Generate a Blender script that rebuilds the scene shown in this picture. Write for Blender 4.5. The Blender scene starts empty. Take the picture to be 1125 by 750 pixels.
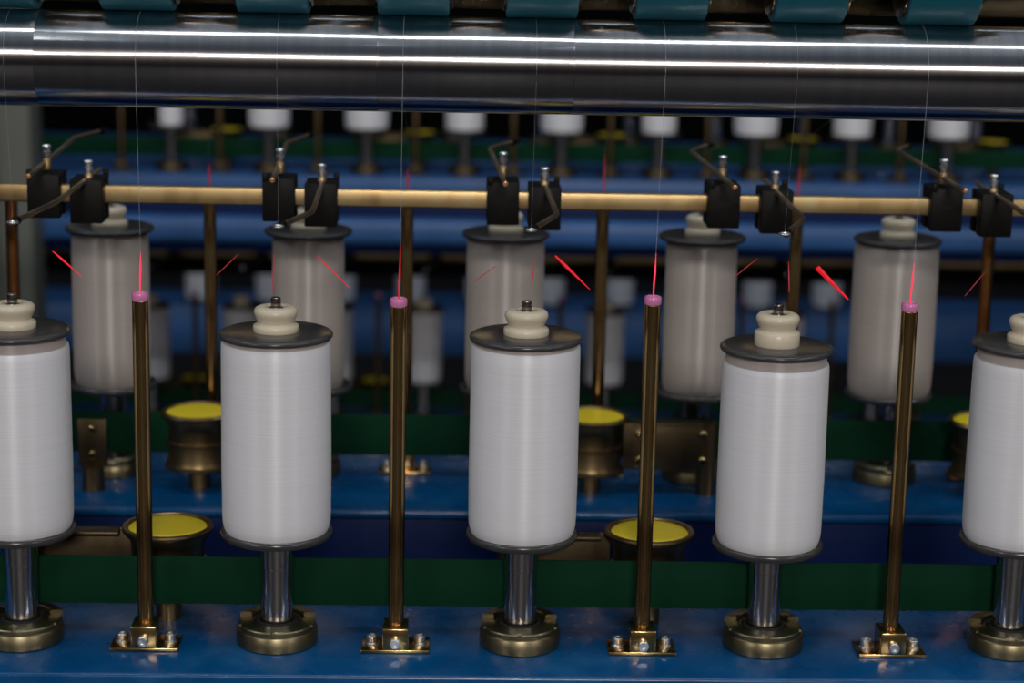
import bpy, bmesh, math, random
from mathutils import Vector, Matrix
random.seed(4)
PI = math.pi
S = bpy.context.scene
COL = S.collection

# ------------------------------------------------------------------ materials
def new_mat(name):
    m = bpy.data.materials.new(name); m.use_nodes = True
    nt = m.node_tree
    return m, nt, nt.nodes['Principled BSDF']

def N(nt, t, **kw):
    n = nt.nodes.new(t)
    for k, v in kw.items():
        if hasattr(n, k): setattr(n, k, v)
        else: n.inputs[k].default_value = v
    return n

def noise_ramp(nt, scale, stops, detail=4, mapping=None, rough=.55):
    tc = N(nt, 'ShaderNodeTexCoord'); mp = N(nt, 'ShaderNodeMapping')
    if mapping: mp.inputs['Scale'].default_value = mapping
    nz = N(nt, 'ShaderNodeTexNoise', Scale=scale, Detail=detail, Roughness=rough)
    rp = N(nt, 'ShaderNodeValToRGB')
    el = rp.color_ramp.elements
    el[0].position, el[0].color = stops[0][0], (*stops[0][1], 1)
    el[1].position, el[1].color = stops[-1][0], (*stops[-1][1], 1)
    for p, c in stops[1:-1]:
        e = el.new(p); e.color = (*c, 1)
    nt.links.new(tc.outputs['Object'], mp.inputs['Vector'])
    nt.links.new(mp.outputs['Vector'], nz.inputs['Vector'])
    nt.links.new(nz.outputs['Fac'], rp.inputs['Fac'])
    return nz, rp

def simple(name, col, rough=.5, metal=0., scale=60, var=.12, spec=.5, bump=0., mapping=None):
    m, nt, b = new_mat(name)
    lo = tuple(c*(1-var) for c in col); hi = tuple(min(1, c*(1+var)) for c in col)
    nz, rp = noise_ramp(nt, scale, [(.3, lo), (.7, hi)], mapping=mapping)
    nt.links.new(rp.outputs['Color'], b.inputs['Base Color'])
    b.inputs['Roughness'].default_value = rough
    b.inputs['Metallic'].default_value = metal
    b.inputs['Specular IOR Level'].default_value = spec
    if bump:
        bp = N(nt, 'ShaderNodeBump', Strength=bump, Distance=.001)
        nt.links.new(nz.outputs['Fac'], bp.inputs['Height']); nt.links.new(bp.outputs['Normal'], b.inputs['Normal'])
    return m

def yarn_mat(name, lo, hi, rough, spec, sheen, coat=0):
    m, nt, b = new_mat(name)
    nz, rp = noise_ramp(nt, 1, [(.32, lo), (.68, hi)], detail=3, mapping=(5, 5, 1250), rough=.6)
    nt.links.new(rp.outputs['Color'], b.inputs['Base Color'])
    bp = N(nt, 'ShaderNodeBump', Strength=.06, Distance=.0003)
    nt.links.new(nz.outputs['Fac'], bp.inputs['Height']); nt.links.new(bp.outputs['Normal'], b.inputs['Normal'])
    b.inputs['Roughness'].default_value = rough
    b.inputs['Specular IOR Level'].default_value = spec
    b.inputs['Sheen Weight'].default_value = sheen
    b.inputs['Anisotropic'].default_value = .92
    b.inputs['Anisotropic Rotation'].default_value = .25
    tg = N(nt, 'ShaderNodeTangent'); tg.direction_type = 'RADIAL'; tg.axis = 'Z'
    nt.links.new(tg.outputs['Tangent'], b.inputs['Tangent'])
    b.inputs['Coat Weight'].default_value = coat
    b.inputs['Coat Roughness'].default_value = .25
    return m

def emis(name, col, strength):
    m, nt, b = new_mat(name)
    b.inputs['Base Color'].default_value = (*col, 1)
    b.inputs['Emission Color'].default_value = (*col, 1)
    b.inputs['Emission Strength'].default_value = strength
    return m

def brass_mat(name, a, c, d, rough):
    m, nt, b = new_mat(name)
    nz, rp = noise_ramp(nt, 45, [(.28, a), (.5, c), (.72, d)], detail=6, mapping=(1, 1, .45))
    nt.links.new(rp.outputs['Color'], b.inputs['Base Color'])
    b.inputs['Metallic'].default_value = 1
    mr = N(nt, 'ShaderNodeMapRange'); mr.inputs['To Min'].default_value = rough*.75; mr.inputs['To Max'].default_value = rough*1.35
    nt.links.new(nz.outputs['Fac'], mr.inputs['Value']); nt.links.new(mr.outputs['Result'], b.inputs['Roughness'])
    return m

def paint_mat():
    m, nt, b = new_mat('blue_paint')
    nz, rp = noise_ramp(nt, 14, [(.3, (.0, .048, .155)), (.55, (.001, .066, .20)), (.72, (.014, .10, .25)), (.85, (.05, .15, .27))], detail=8)
    nt.links.new(rp.outputs['Color'], b.inputs['Base Color'])
    nz2, rp2 = noise_ramp(nt, 30, [(.35, (.16, .16, .16)), (.75, (.42, .42, .42))], detail=5)
    nt.links.new(rp2.outputs['Color'], b.inputs['Roughness'])
    b.inputs['Specular IOR Level'].default_value = .5
    return m

def roller_mat():
    m, nt, b = new_mat('turned_steel')
    nz, rp = noise_ramp(nt, 1, [(.3, (.50, .50, .52)), (.7, (.62, .62, .63))], detail=4, mapping=(160, 2, 2))
    nt.links.new(rp.outputs['Color'], b.inputs['Base Color'])
    b.inputs['Metallic'].default_value = 1
    b.inputs['Roughness'].default_value = .20
    b.inputs['Anisotropic'].default_value = .93
    b.inputs['Anisotropic Rotation'].default_value = .25
    tg = N(nt, 'ShaderNodeTangent'); tg.direction_type = 'RADIAL'; tg.axis = 'X'
    nt.links.new(tg.outputs['Tangent'], b.inputs['Tangent'])
    return m

M = dict(
    blue=paint_mat(),
    farblue=simple('haze_lightened_blue', (.022, .085, .24), .4, scale=8, var=.25),  # same blue paint, lightened in colour for distant light and haze
    darkblue=simple('deep_blue', (.0006, .0095, .062), .45, spec=.12, scale=20),  # deeper blue on aprons, centre pan, legs and far plates
    belt=simple('green_belt', (.003, .030, .0135), .7, spec=.06, scale=8, var=.15, mapping=(.3, 1, 4)),
    brass=brass_mat('zinc_brass', (.26, .135, .055), (.46, .29, .12), (.42, .34, .15), .2),
    rail=brass_mat('rail_brass', (.46, .30, .14), (.62, .44, .21), (.58, .48, .26), .36),
    olive=brass_mat('olive_plated', (.17, .145, .085), (.25, .21, .12), (.21, .195, .12), .34),
    cupbrass=brass_mat('cup_brass', (.17, .105, .05), (.25, .17, .08), (.2, .15, .075), .34),
    steel=simple('ground_steel', (.58, .57, .58), .16, 1, 200, .06),
    chrome=simple('bright_screw_steel', (.80, .82, .83), .3, 1, 300, .08),
    pin=simple('dark_pin_steel', (.30, .27, .25), .25, 1, 300, .15),
    roller=roller_mat(),
    flange=simple('charcoal_flange', (.045, .042, .043), .22, scale=300, var=.1),
    cream=simple('cream_plastic', (.60, .53, .40), .32, scale=40, var=.05),
    black=simple('black_plastic', (.0045, .0043, .004), .5, scale=150, spec=.15),
    hole=simple('dark_gap', (.004, .004, .004), .8, scale=100),
    yarn=yarn_mat('white_yarn', (.66, .665, .70), (.73, .735, .775), .42, .9, .1, 0),
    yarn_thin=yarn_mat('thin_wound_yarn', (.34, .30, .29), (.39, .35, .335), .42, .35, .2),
    back_yarn=yarn_mat('shaded_back_yarn', (.33, .285, .255), (.38, .335, .305), .38, 1.0, .1, 0),  # yarn colour darkened for the weaker light on the rear row
    pink=simple('pink_ceramic', (.62, .20, .42), .2, scale=90, var=.1),
    yellow=simple('yellow_disc', (.78, .60, .02), .38, scale=25, var=.06),
    teal=simple('teal_rubber', (.002, .10, .15), .45, scale=30, var=.12),
    wire=brass_mat('bronze_wire', (.26, .19, .13), (.36, .27, .19), (.40, .33, .24), .42),
    copper=simple('copper_end', (.75, .36, .18), .3, .9, 80),
    laserbrass=brass_mat('laser_tinted_brass', (.34, .11, .03), (.44, .17, .05), (.40, .2, .07), .25),  # brass with the red laser glow put into its colour
    platebrass=brass_mat('dark_plate', (.07, .05, .03), (.11, .08, .045), (.10, .08, .045), .42),
    shadebrass=brass_mat('shade_dark_brass', (.05, .036, .018), (.075, .053, .027), (.065, .052, .027), .45),  # brass darkened in colour for the weak light on the background machine
    collar=brass_mat('collar_brass', (.30, .2, .10), (.38, .27, .14), (.36, .29, .16), .42),
    thread=simple('pale_thread', (.40, .42, .45), .5, scale=90, var=.05),
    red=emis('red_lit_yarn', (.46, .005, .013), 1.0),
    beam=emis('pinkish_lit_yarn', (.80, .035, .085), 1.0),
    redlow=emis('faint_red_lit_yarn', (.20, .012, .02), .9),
    corebrown=brass_mat('core_bronze', (.10, .075, .045), (.15, .11, .06), (.2, .15, .08), .25),
    column=simple('grey_green_paint', (.11, .118, .10), .6, scale=6, var=.06),
    floor=simple('hall_floor', (.016, .015, .017), .6, scale=3, spec=.2),
    wall=simple('hall_wall', (.003, .004, .004), .9, spec=0, scale=2, var=.4),
)

# ------------------------------------------------------------------ mesh helpers
def bm_new(): return bmesh.new()

def box(bm, x0, x1, y0, y1, z0, z1, bev=0, seg=2):
    r = bmesh.ops.create_cube(bm, size=1)
    vs = r['verts']
    for v in vs:
        v.co = Vector((x0 + (v.co.x+.5)*(x1-x0), y0 + (v.co.y+.5)*(y1-y0), z0 + (v.co.z+.5)*(z1-z0)))
    if bev:
        es = list({e for v in vs for e in v.link_edges})
        bmesh.ops.bevel(bm, geom=es, offset=bev, segments=seg, profile=.5, affect='EDGES')

def lathe(bm, prof, seg=48, c=(0, 0, 0), axis='Z', a0=0, a1=2*PI):
    full = abs(a1-a0-2*PI) < 1e-6
    n = seg if full else seg+1
    rings = []
    for r, z in prof:
        ring = []
        if r < 1e-7:
            p = (0, 0, z)
            v = bm.verts.new(p); ring = [v]*n
        else:
            for i in range(n):
                a = a0 + (a1-a0)*i/seg
                ring.append(bm.verts.new((r*math.cos(a), r*math.sin(a), z)))
        rings.append(ring)
    allv = {v for rg in rings for v in rg}
    for A, B in zip(rings, rings[1:]):
        for i in range(seg):
            j = (i+1) % n
            q = []
            for v in (A[i], A[j], B[j], B[i]):
                if v not in q: q.append(v)
            if len(q) >= 3:
                try: bm.faces.new(q)
                except ValueError: pass
    for v in allv:
        p = v.co.copy()
        if axis == 'X': p = Vector((p.z, p.x, p.y))
        elif axis == 'Y': p = Vector((p.x, p.z, -p.y)) if False else Vector((p.y, p.z, p.x))
        v.co = p + Vector(c)
    if not full:
        for k in (0, n-1):
            pl = [rg[k] for rg in rings]
            uq = []
            for v in pl:
                if v not in uq: uq.append(v)
            if len(uq) >= 3:
                try: bm.faces.new(uq)
                except ValueError: pass

def cyl(bm, r, z0, z1, seg=32, c=(0, 0, 0), axis='Z', bev=0):
    if bev:
        pr = [(0, z0), (r-bev, z0), (r-bev*.3, z0+bev*.3), (r, z0+bev), (r, z1-bev), (r-bev*.3, z1-bev*.3), (r-bev, z1), (0, z1)]
    else:
        pr = [(0, z0), (r, z0), (r, z1), (0, z1)]
    lathe(bm, pr, seg, c, axis)

def tube(bm, pts, rad, seg=12):
    pts = [Vector(p) for p in pts]
    if not isinstance(rad, (list, tuple)): rad = [rad]*len(pts)
    rings = []
    up0 = Vector((0, 0, 1))
    for i, p in enumerate(pts):
        d = (pts[min(i+1, len(pts)-1)] - pts[max(i-1, 0)]).normalized()
        ref = up0 if abs(d.z) < .9 else Vector((1, 0, 0))
        a = d.cross(ref).normalized(); b = a.cross(d).normalized()
        rings.append([bm.verts.new(p + (a*math.cos(2*PI*k/seg) + b*math.sin(2*PI*k/seg))*rad[i]) for k in range(seg)])
    for A, B in zip(rings, rings[1:]):
        for k in range(seg):
            bm.faces.new((A[k], A[(k+1) % seg], B[(k+1) % seg], B[k]))
    bm.faces.new(rings[0]); bm.faces.new(rings[-1])

def round_path(pts, r=.004, n=5):
    pts = [Vector(p) for p in pts]; out = [pts[0]]
    for a, b, c in zip(pts, pts[1:], pts[2:]):
        d1 = (a-b).normalized()*min(r, (a-b).length*.45); d2 = (c-b).normalized()*min(r, (c-b).length*.45)
        for i in range(n+1):
            t = i/n
            out.append((b+d1)*(1-t)**2 + b*2*t*(1-t) + (b+d2)*t*t)
    out.append(pts[-1]); return out

def torus(bm, R, r, c=(0, 0, 0), axis='Z', S1=28, S2=10):
    pr = [(R + r*math.cos(2*PI*k/S2), r*math.sin(2*PI*k/S2)) for k in range(S2+1)]
    lathe(bm, pr, S1, c, axis)

def mesh_of(name, bm, mat, smooth=True):
    bmesh.ops.remove_doubles(bm, verts=bm.verts, dist=1e-7)
    bmesh.ops.recalc_face_normals(bm, faces=bm.faces)
    me = bpy.data.meshes.new(name); bm.to_mesh(me); bm.free()
    if smooth:
        for p in me.polygons: p.use_smooth = True
        me.set_sharp_from_angle(angle=math.radians(38))
    me.materials.append(mat)
    return me

def obj(name, bm, mat, parent=None, loc=(0, 0, 0)):
    me = bm if isinstance(bm, bpy.types.Mesh) else mesh_of(name, bm, mat)
    o = bpy.data.objects.new(name, me); COL.objects.link(o)
    o.location = loc
    if parent: o.parent = parent
    return o

def tag(o, label, cat, group=None, kind=None):
    if label: o['label'] = label
    if cat: o['category'] = cat
    if group: o['group'] = group
    if kind: o['kind'] = kind
    return o

def thing(name, label, cat, loc=(0, 0, 0), rotz=0, group=None):
    o = bpy.data.objects.new(name, None); COL.objects.link(o)
    o.empty_display_size = .01
    o.location = loc; o.rotation_euler = (0, 0, rotz)
    return tag(o, label, cat, group)

def dup(root, loc, rotz=0, label=None, group=None):
    r = root.copy(); COL.objects.link(r); r.location = loc; r.rotation_euler = (0, 0, rotz)
    if label: r['label'] = label
    if group: r['group'] = group
    for ch in list(root.children):
        c = ch.copy(); COL.objects.link(c); c.parent = r
        for g in list(ch.children):
            d = g.copy(); COL.objects.link(d); d.parent = c
    return r

ORD = ['first', 'second', 'third', 'fourth', 'fifth', 'sixth', 'seventh', 'eighth', 'ninth', 'tenth', 'eleventh', 'twelfth', 'thirteenth', 'fourteenth']

# ------------------------------------------------------------------ layout (metres)
P = .15                     # spindle pitch
XF = [-.1272, .0263, .1735, .3223, .4733]          # front spindles
XB = [.021 + P*(k-1) for k in range(5)]            # rear spindles
XT = [-.0515, .0984, .2470, .3983]                 # front yarn tubes
XTB = [-.2045, -.0545, .0957, .2452, .3945, .5440] # rear yarn tubes
YB = .37
YT = -.009; YTB = .379
RY, RZ, RR = .013, .349, .0276                     # big steel roller
FLOOR = -.75

# ------------------------------------------------------------------ hall
bm = bm_new(); box(bm, -7, 8, -8, 7, FLOOR-.05, FLOOR)
tag(obj('floor', bm, M['floor']), None, None, kind='structure')
bm = bm_new(); box(bm, -7, 8, 6.5, 6.6, FLOOR, 3.4)
tag(obj('wall_back', bm, M['wall']), None, None, kind='structure')

# ------------------------------------------------------------------ spindle: base housing, stem, pin
def make_spindle(name, label, loc, group, seg=48, fine=True, mb='olive'):
    t = thing(name, label, 'spindle', loc, 0, group)
    bm = bm_new()
    pr = [(0, 0), (.0238, 0), (.0245, .0007), (.0245, .0094), (.0240, .0101), (.0233, .0103), (.0232, .0126), (.0226, .0133),
          (.0165, .0136), (.0150, .0142), (.0137, .0143), (.0132, .0138), (.0130, .009), (.0, .009)]
    lathe(bm, pr, seg)
    b = obj('base_housing', bm, M[mb], t)
    if fine:
        bm = bm_new()
        for a0, a1 in ((20, 82), (98, 160)):
            a0, a1 = math.radians(a0), math.radians(a1)
            lathe(bm, [(.0168, .0139), (.0244, .0125), (.0244, .0152), (.0236, .0160), (.0176, .0164), (.0168, .0158), (.0168, .0139)], 14, (0, 0, 0), 'Z', a0, a1)
        obj('raised_lip', bm, M['olive'], b)
        bm = bm_new()
        for a in (200, 268, 338):
            a = math.radians(a)
            r = .0229
            lathe(bm, [(0, .0125), (.0013, .0127), (.0011, .0139), (0, .0141)], 10, (r*math.cos(a), r*math.sin(a), 0))
        obj('notch_stud', bm, M['olive'], b)
        bm = bm_new(); lathe(bm, [(.0104, .0092), (.0104, .0145), (.0122, .0150), (.0129, .0140), (.0129, .0092)], seg)
        obj('seal_ring', bm, M['hole'], b)
    bm = bm_new()
    lathe(bm, [(0, .0095), (.0099, .0095), (.0099, .048), (.0103, .0485), (.0103, .062), (.0103, .0664), (0, .0664)], seg)
    obj('stem', bm, M['steel'], t)
    bm = bm_new()
    cyl(bm, .0045, .1925, .2068, 20)
    lathe(bm, [(0, .2066), (.0030, .2066), (.0030, .2100), (.0024, .2103), (.0024, .2108), (.0029, .2110), (.0029, .2124), (.0024, .2129), (0, .2129)], 20)
    obj('pin', bm, M['pin'], t)
    return t

# ------------------------------------------------------------------ bobbin
def make_bobbin(name, label, loc, group, r=.0323, taper=0., seg=64, mat='yarn', cap_dz=0., lip=.004, zdrop=0., cat='bobbin'):
    t = thing(name, label, cat, loc, 0, group)
    d = zdrop
    R = .0336
    bm = bm_new()   # lower flange with a raised rim
    lathe(bm, [(.0106, .0668), (.028, .0668), (R-.0016, .0672), (R-.0003, .0686), (R, .0700), (R-.0004, .0714), (R-.0014, .0722),
               (R-.0024, .0716), (.031, .0712), (.0106, .0712), (.0106, .0668)], seg, (0, 0, d))
    obj('lower_flange', bm, M['flange'], t)
    bm = bm_new()   # upper flange
    lathe(bm, [(.0106, .1888), (.031, .1888), (R-.0012, .1890), (R-.0002, .1899), (R, .1908), (R-.0004, .1918), (R-.0015, .1925),
               (.031, .1928), (.0106, .1928), (.0106, .1888)], seg, (0, 0, d))
    obj('upper_flange', bm, M['flange'], t)
    bm = bm_new()   # wound yarn
    pr = [(.0106, .0713), (r-.0018, .0713), (r-.0010, .0732), (r-.0003, .0765), (r, .0820), (r+.0002, .11), (r, .15),
          (r-.0001, .178)]
    if taper: pr += [(r-.0003, .1812), (r-.0008, .1826)]
    else: pr += [(r-.0002, .1855), (r-.0006, .1868)]
    top = pr[-1]
    lathe(bm, pr + [(.0106, top[1])], seg, (0, 0, d))
    obj('yarn_winding', bm, M[mat], t)
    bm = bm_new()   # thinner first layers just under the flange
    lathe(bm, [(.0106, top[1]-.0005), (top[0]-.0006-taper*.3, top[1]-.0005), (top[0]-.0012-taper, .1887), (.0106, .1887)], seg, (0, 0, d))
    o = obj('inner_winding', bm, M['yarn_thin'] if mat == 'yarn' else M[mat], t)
    bm = bm_new()   # turned cap
    z0 = .1926+d
    zl = .1966
    lathe(bm, [(.0050, z0), (.0131, z0), (.0134, z0+.0006), (.0134, zl-.0006), (.0130, zl), (.0116, zl+.0006), (.0108, zl+.0014), (.0109, zl+.0024),
               (.0118, zl+.0044), (.0127, zl+.0064), (.0129, zl+.0078), (.0125, zl+.0093), (.0114, zl+.0104), (.0098, zl+.0110), (.0066, zl+.0109), (.0061, zl+.0104), (.0058, zl+.006), (.0050, zl+.004), (.0050, z0)], 48)
    c = obj('cap', bm, M['cream'], t)
    c['label'] = 'cream turned plastic cap'
    return t

# ------------------------------------------------------------------ yarn tube post on its foot
def make_post(name, label, loc, group, h=.217, seg=28, fine=True, mt='brass'):
    t = thing(name, label, 'yarn tube', loc, 0, group)
    bm = bm_new(); r = .0048
    lathe(bm, [(0, .006), (r, .006), (r, h-.0052), (r-.0004, h-.0047), (.0035, h-.0047), (.0035, h-.012), (0, h-.012)], seg)
    obj('tube', bm, M[mt], t)
    bm = bm_new()
    lathe(bm, [(.0024, h-.0055), (.0047, h-.0048), (.0050, h-.0040), (.0050, h-.0010), (.0046, h-.0002), (.0039, h), (.0031, h-.0004), (.0025, h-.002), (.0024, h-.0055)], seg)
    obj('ceramic_ring', bm, M['pink'], t)
    bm = bm_new()
    box(bm, -.0205, .0205, -.0115, .0125, .0003, .0024, .0005)
    foot = obj('foot_plate', bm, M[mt], t)
    bm = bm_new()
    box(bm, -.0077, .0077, -.0118, .0085, .0022, .0158, .0007)
    obj('clamp_block', bm, M[mt], t)
    if fine:
        for sx in (-1, 1):
            bm = bm_new()
            cyl(bm, .0042, .0024, .0031, 24, (sx*.0143, 0, 0))
            lathe(bm, [(.0033, .0031), (.0035, .0034), (.0035, .0076), (.0031, .0081), (.0018, .0081), (.0016, .0064), (0, .0064)], 20, (sx*.0143, 0, 0))
            o = obj('bolt', bm, M['chrome'], foot)
        bm = bm_new()
        lathe(bm, [(.0032, -.0116), (.0032, -.0152), (.0028, -.0156), (.0017, -.0156), (.0015, -.0142), (0, -.0142)], 20, (0, 0, .0074), 'Y')
        obj('clamp_screw', bm, M['chrome'], t)
    return t

# ------------------------------------------------------------------ belt roller (yellow topped cup) with its arm
def make_idler(name, label, loc, group, rotz=0, seg=48, fine=True, mc='cupbrass'):
    t = thing(name, label, 'belt roller', loc, rotz, group)
    bm = bm_new()
    lathe(bm, [(0, .017), (.0250, .017), (.0258, .0176), (.0258, .0198), (.0240, .0205), (.0232, .023), (.0232, .0358), (.0243, .0366), (.0243, .0378), (.0225, .0385),
               (.0222, .047), (.0236, .0525), (.0268, .0562), (.0281, .0576), (.0283, .0590), (.0276, .0602), (.0252, .0603), (.0245, .0596), (.0243, .057), (0, .057)], seg)
    obj('drum', bm, M[mc], t)
    bm = bm_new()
    lathe(bm, [(0, .0574), (.0241, .0574), (.0241, .0588), (.0236, .0592), (.018, .0597), (0, .0600)], seg)
    obj('yellow_lid', bm, M['yellow'], t)
    bm = bm_new(); cyl(bm, .008, 0, .018, 24)
    obj('axle', bm, M[mc], t)
    bm = bm_new()
    box(bm, -.093, -.0235, .0065, .0095, .020, .0560, .0008)
    box(bm, -.093, -.0300, -.004, .0095, .0535, .0560, .0006)
    arm = obj('arm_plate', bm, M['platebrass'], t)
    if fine:
        for sx in (-.084, -.036):
            for sz in (.0275, .0480):
                bm = bm_new(); lathe(bm, [(.0030, .0095), (.0030, .0112), (.0022, .0120), (0, .0120)], 14, (sx, 0, sz), 'Y')
                obj('screw', bm, M['brass'], arm)
    bm = bm_new(); cyl(bm, .007, 0, .056, 20, (-.088, .004, 0))
    obj('pivot', bm, M[mc], t)
    return t

# ------------------------------------------------------------------ yarn guide on the rail
def make_guide(name, label, loc, rotz, group, bend=(.0015, -.125), tip=(-.0152, -.185), zr=.0161, back=.045, sx=0., eye='chrome'):
    """local frame: x along the rail, -y towards its own spindle row, z=0 at rail underside"""
    t = thing(name, label, 'yarn guide', loc, rotz, group)
    bm = bm_new()
    # saddle block hugging the rail
    box(bm, -.0107, .0107, -.0165, -.0042, -.0118, .0170, .0009)
    box(bm, -.0107, .0107, .0042, .0130, -.0118, .0170, .0009)
    box(bm, -.0104, .0104, -.0060, .0060, .0122, .0168, .0006)
    box(bm, .0070, .0107, .0100, .0142, .0150, .0205, .0008)
    blk = obj('clamp_block', bm, M['black'], t)
    bm = bm_new()   # collar that holds the wire
    c0 = zr-.0028
    lathe(bm, [(0, c0-.001), (.0030, c0-.001), (.0031, c0), (.0031, c0+.0058), (.0027, c0+.0064), (0, c0+.0064)], 24, (sx, -.003, 0))
    obj('collar', bm, M['collar'], t)
    bm = bm_new()   # thumb screw
    s0 = c0+.0062
    lathe(bm, [(0, s0), (.0019, s0), (.0019, s0+.0016), (.0028, s0+.0022), (.0029, s0+.0048), (.0021, s0+.0054), (.0021, s0+.0062), (.0030, s0+.0068), (.0031, s0+.0084), (.0025, s0+.0092), (0, s0+.0086)], 20, (sx, -.003, 0))
    obj('thumb_screw', bm, M['chrome'], t)
    bm = bm_new()   # bent wire
    e = Vector((tip[0], tip[1], zr)); bnd = Vector((bend[0], bend[1], zr))
    d = (e-bnd).normalized()
    pts = round_path([(sx+(sx-bend[0])*back/125e-3*0, back, zr), bnd, e - d*.0042], .006)
    tube(bm, pts, .0017, 12)
    w = obj('wire_arm', bm, M['wire'], t)
    bm = bm_new()
    lathe(bm, [(0, back-.0006), (.0018, back-.0006), (.0018, back+.0004), (.0012, back+.0009), (0, back+.0009)], 14, (sx, 0, zr), 'Y')
    o = obj('wire_end', bm, M['copper'], w); o['label'] = 'bare copper coloured wire end'
    bm = bm_new()
    lathe(bm, [(.0020, -.0007), (.0030, -.0009), (.0036, -.0005), (.0037, 0), (.0036, .0005), (.0030, .0009), (.0020, .0007), (.0018, 0), (.0020, -.0007)], 24, tuple(e))
    o = obj('eyelet', bm, M[eye], w); o['label'] = 'small eyelet ring at the wire tip'
    bm = bm_new()
    q = e - d*.0055
    tube(bm, [q - d*.0025, q + d*.002], .0026, 12)
    obj('eyelet_sleeve', bm, M['black'], w)
    return t

# ------------------------------------------------------------------ near machine: frame, belts, rail, roller
fr = thing('spindle_machine', 'bright blue painted steel machine bed under the near spindles', 'machine', (0, 0, 0))
X0, X1 = -.75, 1.03
bm = bm_new(); box(bm, X0, X1, -.0558, .098, -.030, 0, .0022, 3)
obj('front_deck', bm, M['blue'], fr)
bm = bm_new(); box(bm, X0, X1, -.0545, .097, -.12, -.0305, .002)
obj('front_apron', bm, M['blue'], fr)
bm = bm_new(); box(bm, X0, X1, .2725, .44, -.0065, 0, .0022, 3)
obj('rear_deck', bm, M['blue'], fr)
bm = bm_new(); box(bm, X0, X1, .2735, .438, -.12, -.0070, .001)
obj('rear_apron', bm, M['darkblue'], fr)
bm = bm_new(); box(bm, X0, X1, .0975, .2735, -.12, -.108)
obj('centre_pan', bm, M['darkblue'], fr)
for x in (X0-.03, X1):
    bm = bm_new(); box(bm, x, x+.03, -.05, .44, FLOOR, .42, .002)
    tag(obj('machine_end_plate', bm, M['blue']), 'blue end plate of the near machine at its %s end' % ('left' if x < 0 else 'right'), 'end plate')

def belt(y, z0, z1, label, x0=X0, x1=X1, t=.0016):
    bm = bm_new(); box(bm, x0, x1, y, y+t, z0, z1, .0003)
    tag(obj('drive_belt', bm, M['belt']), label, 'belt')
belt(.0106, .0195, .0495, 'dark green flat drive belt behind the front steel spindle stems')
belt(YB-.0122, .0185, .0508, 'dark green flat drive belt in front of the rear spindle stems')

bm = bm_new(); box(bm, X0, X1, .1810, .1890, .2388, .2506, .0012, 3)
tag(obj('guide_rail', bm, M['rail']), 'long brass coloured rail carrying the black yarn guides', 'rail')

rt = thing('steel_roller', 'large polished steel roller across the top of the picture', 'roller', (0, RY, RZ))
cuts = [X0, -.1085, .0852, .1972, X1]
for a, b in zip(cuts, cuts[1:]):
    bm = bm_new(); cyl(bm, RR, a+.00008, b-.00008, 128, (0, 0, 0), 'X', .0001)
    obj('roller_segment', bm, M['roller'], rt)
bm = bm_new(); cyl(bm, RR-.0012, X0, X1, 64, (0, 0, 0), 'X')
obj('roller_core', bm, M['pin'], rt)

# teal press rollers riding on the steel roller
XP = [-.1300, -.0523, .0249, .1052, .1788, .2527, .3323, .4085, .4840]
first = None
pl = ['teal rubber press roller cut by the left edge above the steel roller'] + \
     ['teal rubber press roller on the steel roller, %s whole one from the left' % ORD[i] for i in range(7)] + \
     ['teal rubber press roller beyond the right edge above the steel roller']
for i, x in enumerate(XP[:8]):
    if first is None:
        t = thing('press_roller', pl[i], 'press roller', (x, RY+.002, RZ+RR+.0302), 0, 'teal press rollers above the steel roller')
        bm = bm_new(); cyl(bm, .0300, -.0205, .0205, 96, (0, 0, 0), 'X', .0012)
        obj('rubber_sleeve', bm, M['teal'], t)
        bm = bm_new()
        lathe(bm, [(0, -.0370), (.0090, -.0370), (.0090, -.0240), (.0200, -.0236), (.0262, -.0222), (.0262, .0222), (.0200, .0236), (.0090, .0240), (.0090, .0370), (0, .0370)], 64, (0, 0, 0), 'X')
        obj('core', bm, M['corebrown'], t)
        bm = bm_new(); cyl(bm, .0125, -.0300, .0300, 32, (0, 0, 0), 'X', .0005)
        obj('shaft', bm, M['pin'], t)
        first = t
    else:
        dup(first, (x, RY+.002, RZ+RR+.0302), 0, pl[i])

bm = bm_new(); box(bm, X0, X1, .062, .068, .3785, .420, .001)
tag(obj('support_bar', bm, M['corebrown']), 'dark bronze bar behind the teal press rollers at the top edge', 'bar')

# ------------------------------------------------------------------ front spindles, bobbins
front_pos = ['at the left edge of the front row', 'beside the leftmost yellow lid, second of the front row', 'in the middle of the front row',
             'fourth of the front row, right of the second yellow lid', 'at the right edge of the front row']
sp0 = None
for k, x in enumerate(XF):
    lab = 'steel spindle on round base ' + ['at the left edge, in front of the green belt', 'between the two leftmost near brass tubes', 'in the middle of the near row',
           'between the two rightmost near brass tubes', 'at the right edge, cut by the frame'][k]
    if sp0 is None: sp0 = make_spindle('spindle', lab, (x, 0, 0), 'front row spindles')
    else: dup(sp0, (x, 0, 0), 0, lab)
fl = ['full white yarn bobbin cut by the left edge, front row', 'full white yarn bobbin left of centre, second of the front row',
      'full white yarn bobbin in the middle of the front row', 'white yarn bobbin sitting slightly low, fourth of the front row',
      'white yarn bobbin cut by the right edge, front row']
spec = [(.0323, .0008, 0), (.0324, 0, 0), (.0324, 0, 0), (.0318, .0004, -.0043), (.0322, .0008, -.0004)]
for k, x in enumerate(XF):
    r, tp, dz = spec[k]
    make_bobbin('yarn_bobbin', fl[k], (x, 0, 0), 'white bobbins of the front row', r, tp, 96, 'yarn', zdrop=dz)

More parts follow.
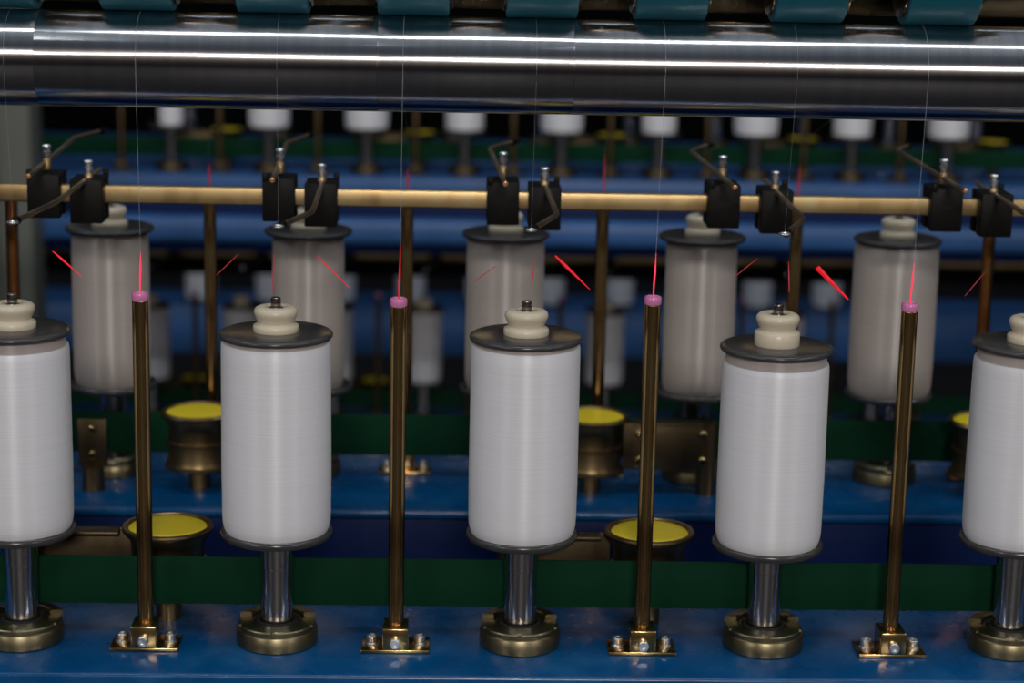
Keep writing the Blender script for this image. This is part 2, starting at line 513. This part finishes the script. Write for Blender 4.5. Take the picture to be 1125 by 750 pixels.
# rear row
bl = ['leftmost', 'second', 'middle', 'fourth', 'rightmost']
for k, x in enumerate(XB):
    dup(sp0, (x, YB, 0), PI, 'shadowed steel spindle under the %s bobbin of the rear row' % bl[k], 'rear row spindles')
brad = [.0290, .0272, .0297, .0272, .0322]
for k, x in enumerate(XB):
    make_bobbin('yarn_bobbin', 'yarn bobbin toned grey for shade, %s of the rear row behind the brass rail' % bl[k], (x, YB, 0), 'greyish bobbins of the rear row',
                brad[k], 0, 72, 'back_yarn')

# ------------------------------------------------------------------ yarn tubes
hts = [.2167, .2153, .2185, .2166]
pw = ['leftmost of the four near ones', 'second of the four near ones', 'third of the four near ones', 'rightmost of the four near ones']
for k, x in enumerate(XT):
    make_post('yarn_tube', 'upright brass yarn tube with pink ring, %s' % pw[k], (x, YT, 0), 'near brass yarn tubes', hts[k])
pr0 = None
tl = ['beyond the left edge', 'at the far left edge, reddened by laser light', 'left of the second rear bobbin', 'right of the second rear bobbin', 'left of the fourth rear bobbin', 'right of the fourth rear bobbin']
rl = ['blurred brass tube below the rail at the left edge, behind the front bobbin', 'blurred brass tube below the rail, second from the left',
      'blurred brass tube below the rail, third from the left', 'blurred brass tube below the rail, fourth from the left',
      'blurred brass tube below the rail, fifth from the left', 'blurred brass tube below the rail, rightmost']
for k, x in enumerate(XTB):
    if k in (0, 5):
        o = make_post('yarn_tube', rl[k].replace('brass tube', 'laser-reddened brass tube'), (x, YTB, 0), 'rear brass yarn tubes', .217, 28, True, 'laserbrass')
    elif pr0 is None:
        o = pr0 = make_post('yarn_tube', rl[k], (x, YTB, 0), 'rear brass yarn tubes', .217)
    else:
        o = dup(pr0, (x, YTB, 0), PI, rl[k])
    o.rotation_euler.z = PI

# ------------------------------------------------------------------ belt rollers
i0 = make_idler('belt_roller', 'yellow topped brass belt roller beside the leftmost near tube', (-.0444, .0412, 0), 'near belt rollers')
dup(i0, (.2549, .0412, 0), 0, 'yellow topped brass belt roller behind the third near tube')
for k, x in enumerate((-.0588, .2374, .5376)):
    dup(i0, (x, YB-.0412, 0), PI, 'yellow topped belt roller farther back, %s of three' % ['leftmost', 'middle', 'rightmost'][k], 'far side belt rollers')
bm = bm_new()
t = thing('arm_bracket', 'small dark bracket with two screws behind the left edge bobbin', 'bracket', (-.137, .318, 0))
bm = bm_new(); box(bm, -.0108, .0108, 0, .003, .0185, .0545, .0008)
pl_ = obj('plate', bm, M['platebrass'], t)
for z in (.0275, .047):
    bm = bm_new(); lathe(bm, [(.003, 0), (.003, -.002), (.002, -.0028), (0, -.0028)], 14, (0, 0, z), 'Y'); obj('screw', bm, M['brass'], pl_)
bm = bm_new(); cyl(bm, .0085, 0, .019, 20, (0, .0015, 0)); obj('stand_off', bm, M['cupbrass'], t)

# ------------------------------------------------------------------ yarn guides
ZRAIL = .2388
gx = [-.1120, .0423, .1908, .3455, .4930]
fb = [(-.1150, .0805), (.0440, .0560), (.1932, .0604), (.3445, .0574), (.4905, .065)]
pn = ['leftmost pair', 'second pair from the left', 'middle pair', 'fourth pair from the left', 'rightmost pair']
for k, x in enumerate(gx):
    tipx = XF[k]+.0016
    make_guide('yarn_guide', 'black yarn guide with arm reaching forward, right one of the %s' % pn[k], (x, .185, ZRAIL), 0, 'forward yarn guides',
               bend=(fb[k][0]-x, fb[k][1]-.185), tip=(tipx-x, 0.0-.185), zr=.0160, back=.042)
rx = [-.1405, .0142, .1630, .3105, .4600]
rb = [(-.1465, .329), (.0087, .317), (.1561, .305), (.3027, .308), (.4588, .333)]
rtip = [(-.1325, .375), (.0229, .372), (.1763, .352), (.3220, .352), (.4760, .368)]
for k, x in enumerate(rx):
    make_guide('yarn_guide', 'black yarn guide with arm reaching backward, left one of the %s' % pn[k], (x, .185, ZRAIL+.0025), PI, 'backward yarn guides',
               bend=(-(rb[k][0]-x), -(rb[k][1]-.185)), tip=(-(rtip[k][0]-x), -(rtip[k][1]-.185)), zr=.0226, back=.060, eye='black')

# ------------------------------------------------------------------ running yarns and their laser-lit stretches
def yarn_line(pts, label, group, r=.00008):
    bm = bm_new(); tube(bm, pts, r, 6)
    return tag(obj('yarn', bm, M['thread']), label, 'yarn', group)
def over_roller(x, n=9, a0=0, a1=88):
    g = RR+.0003
    return [(x, RY - g*math.cos(math.radians(a0+(a1-a0)*i/n)), RZ + g*math.sin(math.radians(a0+(a1-a0)*i/n))) for i in range(n+1)]
def lit(parent, pts, rad, m='red', label='red glowing stretch lit by the laser'):
    bm = bm_new(); tube(bm, pts, rad, 8)
    o = obj('lit_stretch', bm, M[m], parent)
    o['label'] = label
    return o
for k, x in enumerate(XT):
    xt = [-.0510, .0998, .2490, .3996][k]
    y = yarn_line([(x, YT, hts[k]-.008), (x+.0007, YT-.0006, .245)] + over_roller(xt), 'thin pale yarn rising from the %s near brass tube to the roller' % bl[[0, 1, 3, 4][k]].replace('fourth', 'third'), 'yarns rising from the near tubes')
    z1 = [.2400, .2470, .2440, .2410][k]
    h = hts[k]
    lit(y, [(x, YT-.0002, h-.001), (x+.0001, YT-.0002, h+.006), (x+.0005, YT-.0004, h+.014), (x+.0008, YT-.0006, z1)], [.00035, .0005, .0006, .0001], 'red' if k == 1 else 'beam')
for k in range(4):
    x = XF[k]+.0016
    yarn_line([(x, 0, .2548), (x+.0003, -.004, .285)] + over_roller(x+.0006), 'thin pale yarn from the guide above the %s front bobbin to the roller' % ['left edge', 'second', 'middle', 'fourth'][k], 'yarns above the front guides', .00004)
for k, x in enumerate(XTB[1:5]):
    y = yarn_line([(x, YTB, .208), (x, YTB-.002, .262), (x, RY+RR+.0004, RZ+.004)], 'hair thin yarn behind the rail above the blurred %s brass tube' % ['second', 'third', 'fourth', 'fifth'][k], 'yarns above the rear tubes', .00005)
    lit(y, [(x, YTB, .2165), (x, YTB-.001, .232), (x, YTB-.0018, [.240, .238, .252, .246][k])], [.0007, .0008, .0002], 'redlow', 'faint red stretch lit by the laser')

streak_group = 'laser lit balloon yarn'
def streak(pts, rad, m, label):
    bm = bm_new(); tube(bm, pts, rad, 8)
    tag(obj('lit_yarn', bm, M[m]), label, 'lit yarn', streak_group)
for k, (a, b, r, m) in enumerate([((-.1029, .2382), (-.0864, .2233), (.0003, .0007, .0002), 'red'), ((.0502, .2378), (.0699, .2186), (.0002, .0004, .0002), 'red'),
                       ((.1895, .2399), (.2104, .2201), (.0005, .0010, .0002), 'red'), ((.3441, .2351), (.3634, .2163), (.0016, .0013, .0005), 'red')]):
    A, B = Vector((a[0], 0, a[1])), Vector((b[0], 0, b[1]))
    streak([A, A.lerp(B, .3), B], r, m, 'red slanting streak of laser lit yarn right of the %s front bobbin top' % ['left edge', 'second', 'middle', 'fourth'][k])
for k, (a, b) in enumerate([((.0269, .238), (.0263, .2147)), ((.1768, .238), (.1751, .2196)), ((.3246, .2381), (.3239, .2195))]):
    A, B = Vector((a[0], -.014, a[1]+.0030)), Vector((b[0], -.026, b[1]+.0058))
    streak([A, A.lerp(B, .5), B], (.00015, .0004, .0002), 'redlow', 'faint upright red yarn streak just above the %s front bobbin pin' % ['second', 'middle', 'fourth'][k])
for k, (a, b) in enumerate([((.0047, .2382), (-.0081, .2256)), ((.155, .2334), (.1418, .2234)), ((.3084, .24), (.2949, .2284)), ((.444, .2344), (.4326, .2194))]):
    A, B = Vector((a[0], 0, a[1])), Vector((b[0], 0, b[1]))
    streak([A, A.lerp(B, .5), B], (.00015, .0003, .00015), 'redlow', 'faint red yarn streak slanting left above the %s front bobbin' % ['second', 'middle', 'fourth', 'right edge'][k])

# ------------------------------------------------------------------ far machine, upper tier
Y2, Z2 = 2.03, .006
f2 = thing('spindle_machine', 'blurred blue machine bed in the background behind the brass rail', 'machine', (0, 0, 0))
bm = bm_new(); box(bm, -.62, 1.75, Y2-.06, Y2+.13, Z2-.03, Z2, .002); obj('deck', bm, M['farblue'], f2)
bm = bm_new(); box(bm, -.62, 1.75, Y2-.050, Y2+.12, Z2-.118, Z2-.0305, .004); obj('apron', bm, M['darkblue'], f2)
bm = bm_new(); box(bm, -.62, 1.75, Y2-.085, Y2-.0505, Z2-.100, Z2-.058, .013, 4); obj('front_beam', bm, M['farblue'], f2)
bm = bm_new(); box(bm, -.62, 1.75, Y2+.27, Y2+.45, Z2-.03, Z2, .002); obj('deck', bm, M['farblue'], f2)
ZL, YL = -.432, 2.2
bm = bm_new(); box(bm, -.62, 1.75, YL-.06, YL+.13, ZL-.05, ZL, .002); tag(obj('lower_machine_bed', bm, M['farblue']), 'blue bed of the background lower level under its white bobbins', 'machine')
for x in (-.65, 1.75):
    bm = bm_new(); box(bm, x, x+.03, Y2-.03, Y2+.45, FLOOR, .45, .002); tag(obj('machine_end_plate', bm, M['darkblue']), 'dark end plate of the background machine at its %s end' % ('left' if x < 0 else 'right'), 'end plate')
belt(Y2+.0106, Z2+.0195, Z2+.0495, 'blurred green drive belt on the background machine, upper level', -.62, 1.75)
belt(YL+.0106, ZL+.0195, ZL+.0495, 'blurred green drive belt on the background machine, lower level', -.62, 1.75)

fs = make_spindle('spindle', 'x', (0, 0, 0), 'background spindles', 20, False, 'shadebrass')
ff = {}
def far_bobbin(r):
    if r not in ff:
        t = thing('yarn_bobbin', 'x', 'bobbin', (0, 0, -50))
        bm = bm_new()
        lathe(bm, [(.0106, .0668), (.0336, .0668), (.0336, .0712), (.0106, .0712)], 28); obj('lower_flange', bm, M['flange'], t)
        bm = bm_new()
        lathe(bm, [(.0106, .1888), (.0336, .1888), (.0336, .1928), (.0106, .1928)], 28); obj('upper_flange', bm, M['flange'], t)
        bm = bm_new()
        lathe(bm, [(.0106, .0712), (r-.0015, .0712), (r, .08), (r, .182), (r-.0015, .1887), (.0106, .1887)], 28); obj('yarn_winding', bm, M['yarn'], t)
        bm = bm_new()
        lathe(bm, [(.005, .1928), (.0134, .1928), (.0134, .197), (.0109, .198), (.0128, .204), (.0115, .2072), (.006, .2076), (.005, .1928)], 20); obj('cap', bm, M['cream'], t)
        ff[r] = t
    return ff[r]
used = set()
def place(proto, key, loc, label, group):
    if key in used: return dup(proto, loc, 0, label, group)
    used.add(key); proto.location = loc; proto['label'] = label; proto['group'] = group
    return proto
X2 = [.0015 + P*k for k in range(-2, 7)]
r2 = [.0190, .0310, .0330, .0290, .0320, .0265, .0335, .0290, .0310]
for k, x in enumerate(X2):
    place(fs, 'fs', (x, Y2, Z2), 'blurred steel spindle stem under the %s background bobbin from the left, upper level' % ORD[k], 'background spindles, upper level')
    place(far_bobbin(r2[k]), r2[k], (x, Y2, Z2), 'blurred white bobbin just below the steel roller, %s from the left' % ORD[k], 'background bobbins, upper level')
# its yarn tubes and belt rollers
fp = make_post('yarn_tube', 'x', (0, 0, 0), 'background tubes', .217, 14, False, 'shadebrass')
fi = make_idler('belt_roller', 'x', (0, 0, 0), 'background belt rollers', 0, 24, False, 'shadebrass')
for k in range(9):
    x = X2[0] - .075 + P*k + (.0 if k else 0)
    place(fp, 'fp', (x, Y2-.009, Z2), 'blurred shade-darkened brass tube below the roller, %s from the left, background upper level' % ORD[k], 'background tubes, upper level')
for k in range(5):
    place(fi, 'fi', (X2[0] + .081 + 2*P*k, Y2+.0412, Z2), 'blurred yellow topped belt roller just below the steel roller, %s from the left' % ORD[k], 'background belt rollers, upper level')
# rear row of the far machine: mostly behind the roller
for k in range(10):
    x = X2[0] - P*.5 + P*k
    dup(fs, (x+.06, Y2+.37, Z2), PI, 'very dim steel spindle stem behind the upper background row, %s from the left' % ORD[k], 'background spindles, upper level rear')

# ------------------------------------------------------------------ far machine, lower tier
XL = [.0905 + P*k for k in range(-3, 6)]
W_BOB = ['right of the leftmost rear bobbin', 'midway between the first and second rear bobbins', 'behind the second rear bobbin', 'midway between the second and middle rear bobbins',
         'behind the middle rear bobbin', 'midway between the middle and fourth rear bobbins', 'behind the fourth rear bobbin', 'between the fourth and rightmost rear bobbins', 'behind the rightmost rear bobbin']
W_TUBE = ['between the first and second rear bobbins', 'behind the second rear bobbin', 'between the second and middle rear bobbins', 'at the left edge of the middle rear bobbin',
          'at the right edge of the middle rear bobbin', 'left of the fourth rear bobbin', 'right of the fourth rear bobbin', 'left of the rightmost rear bobbin', 'at the right edge of the rightmost rear bobbin']
W_CUP = ['between the first and second rear bobbins', 'between the second and middle rear bobbins', 'right of the middle rear bobbin', 'right of the fourth rear bobbin', 'below the rightmost rear bobbin']
W_GUIDE = ['right of the leftmost rear bobbin', 'left of the second rear bobbin', 'at the right edge of the second rear bobbin', 'left of the middle rear bobbin', 'behind the middle rear bobbin',
           'right of the middle rear bobbin', 'behind the fourth rear bobbin', 'right of the fourth rear bobbin', 'at the left edge of the rightmost rear bobbin']
W_THIRD = ['between the first and second rear bobbins', 'at the left edge of the second rear bobbin', 'at the right edge of the second rear bobbin', 'between the second and middle rear bobbins',
           'at the left edge of the middle rear bobbin', 'at the right edge of the middle rear bobbin', 'left of the fourth rear bobbin', 'behind the fourth rear bobbin', 'right of the fourth rear bobbin',
           'left of the rightmost rear bobbin', 'behind the rightmost rear bobbin']
for k, x in enumerate(XL):
    place(fs, 'fs', (x, YL, ZL), 'blurred spindle of the background lower level, ' + W_BOB[k], 'background spindles, lower level')
    rr = [.031, .030, .032, .029, .0315, .031, .0325, .030, .031, .032][k]
    place(far_bobbin(rr), rr, (x, YL, ZL), 'blurred white bobbin on the background lower level, ' + W_BOB[k], 'background bobbins, lower level')
for k in range(5):
    dup(fi, (XL[0] + .069 + 2*P*k, YL+.0412, ZL), 0, 'blurred yellow topped belt roller, background lower level, ' + W_CUP[k], 'background belt rollers, lower level')
for k in range(9):
    dup(fp, (XL[0] + .075 + P*k, YL-.009, ZL), 0, 'blurred shade-darkened brass tube, background lower level, ' + W_TUBE[k], 'background tubes, lower level')
bm = bm_new(); box(bm, -.62, 1.75, YL+.181, YL+.191, ZL+.2388, ZL+.2506, .001)
tag(obj('guide_rail', bm, M['rail']), 'blurred brass guide rail of the background lower level', 'rail')
g0 = make_guide('yarn_guide', 'x', (0, 0, 0), 0, 'background yarn guides')
for k, x in enumerate(XL):
    place(g0, 'g0', (x+.017, YL+.186, ZL+.2388), 'blurred black background guide ' + W_GUIDE[k], 'background yarn guides')

bm = bm_new(); box(bm, -.62, 1.75, YL+.205, YL+.26, ZL+.205, ZL+.262, .002)
tag(obj('dark_occluder', bm, M['black']), 'added blurred black trough behind the background rail', 'occluder')  # added dark strip that blacks out the band behind the rail

# ------------------------------------------------------------------ third machine farther back, lower tier only in view
Y3, Z3 = 3.25, -.445
f3 = thing('spindle_machine', 'farthest blue machine bed seen low between the rear bobbins', 'machine')
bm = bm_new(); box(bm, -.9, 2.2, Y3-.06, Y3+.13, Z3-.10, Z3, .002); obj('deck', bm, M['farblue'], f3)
for x in (-.9, 2.17):
    bm = bm_new(); box(bm, x, x+.03, Y3-.03, Y3+.1, FLOOR, Z3-.1, .002); obj('leg', bm, M['darkblue'], f3)
for k in range(11):
    x = -.40 + P*k
    dup(far_bobbin(.031), (x, Y3, Z3-.062), 0, 'farthest small white bobbin, ' + W_THIRD[k], 'farthest bobbins')

# ------------------------------------------------------------------ column
bm = bm_new()
box(bm, -.5430, -.4800, 1.86, 1.95, FLOOR, 1.3, .006)
box(bm, -.5475, -.5300, 1.85, 1.87, FLOOR, 1.3, .004)
tag(obj('machine_column', bm, M['column']), 'grey green upright column at the left edge behind the rail', 'column')

# ------------------------------------------------------------------ light
w = bpy.data.worlds.new('hall'); S.world = w; w.use_nodes = True
nt = w.node_tree; bg = nt.nodes['Background']
tc = N(nt, 'ShaderNodeTexCoord'); sep = N(nt, 'ShaderNodeSeparateXYZ')
mr = N(nt, 'ShaderNodeMapRange'); mr.inputs['From Min'].default_value = -1; mr.inputs['From Max'].default_value = 1
rp = N(nt, 'ShaderNodeValToRGB')
nt.links.new(tc.outputs['Generated'], sep.inputs[0]); nt.links.new(sep.outputs['Z'], mr.inputs['Value'])
nt.links.new(mr.outputs['Result'], rp.inputs['Fac']); nt.links.new(rp.outputs['Color'], bg.inputs['Color'])
el = rp.color_ramp.elements
el[0].position, el[0].color = 0, (.004, .005, .008, 1)
el[1].position, el[1].color = 1, (.38, .42, .47, 1)
for p, c in ((.30, (.006, .011, .03, 1)), (.42, (.015, .018, .028, 1)), (.50, (.035, .028, .023, 1)), (.56, (.15, .11, .085, 1)), (.66, (.16, .125, .10, 1)), (.74, (.07, .085, .11, 1)), (.88, (.14, .165, .20, 1)), (.94, (.34, .38, .43, 1))):
    e = el.new(p); e.color = c
bg.inputs['Strength'].default_value = .62

def area(name, loc, target, sx, sy, power, col):
    l = bpy.data.lights.new(name, 'AREA'); l.shape = 'RECTANGLE'; l.size = sx; l.size_y = sy; l.energy = power; l.color = col
    o = bpy.data.objects.new(name, l); COL.objects.link(o); o.location = loc
    o.rotation_euler = (Vector(target)-Vector(loc)).to_track_quat('-Z', 'Y').to_euler()
    return o
for i, x in enumerate((-2.6, .25, 3.0)):
    area('overhead_tube_lamp', (x, -.75, 2.75), (.2 + .2*(x-.2), 0, .1), 2.1, .10, (15, 14, 15)[i], (.9, .96, 1))
for i, x in enumerate((-4.6, .35, 5.2)):
    area('hall_tube_lamp', (x, -5.5, 2.05), (.2 + .1*(x-.2), 0, .1), (1.6, 1.1, 1.6)[i], .20, (46, 112, 46)[i], (1, .94, .89))
area('far_fill_light', (.4, .95, 1.35), (.4, 2.1, -.1), 4, .10, 5.5, (.9, .95, 1))  # added fill, low between the machines, to brighten the far lower bobbins

# ------------------------------------------------------------------ camera
cam = bpy.data.cameras.new('camera'); co = bpy.data.objects.new('camera', cam); COL.objects.link(co)
r_ = Vector((.99940762, -.02806013, .01992584)); u_ = Vector((-.01343642, .21489601, .9765445)); f_ = Vector((.03168394, .97623375, -.21439168))
mw = Matrix(((r_.x, u_.x, -f_.x, .12572), (r_.y, u_.y, -f_.y, -1.21769), (r_.z, u_.z, -f_.z, .45562), (0, 0, 0, 1)))
co.matrix_world = mw
cam.sensor_width = 36; cam.lens = 36*2320.66/1125
cam.clip_start = .02; cam.clip_end = 50
cam.dof.use_dof = True; cam.dof.focus_distance = 1.235; cam.dof.aperture_fstop = 7.6
S.camera = co
S.view_settings.view_transform = 'Standard'
S.view_settings.look = 'None'
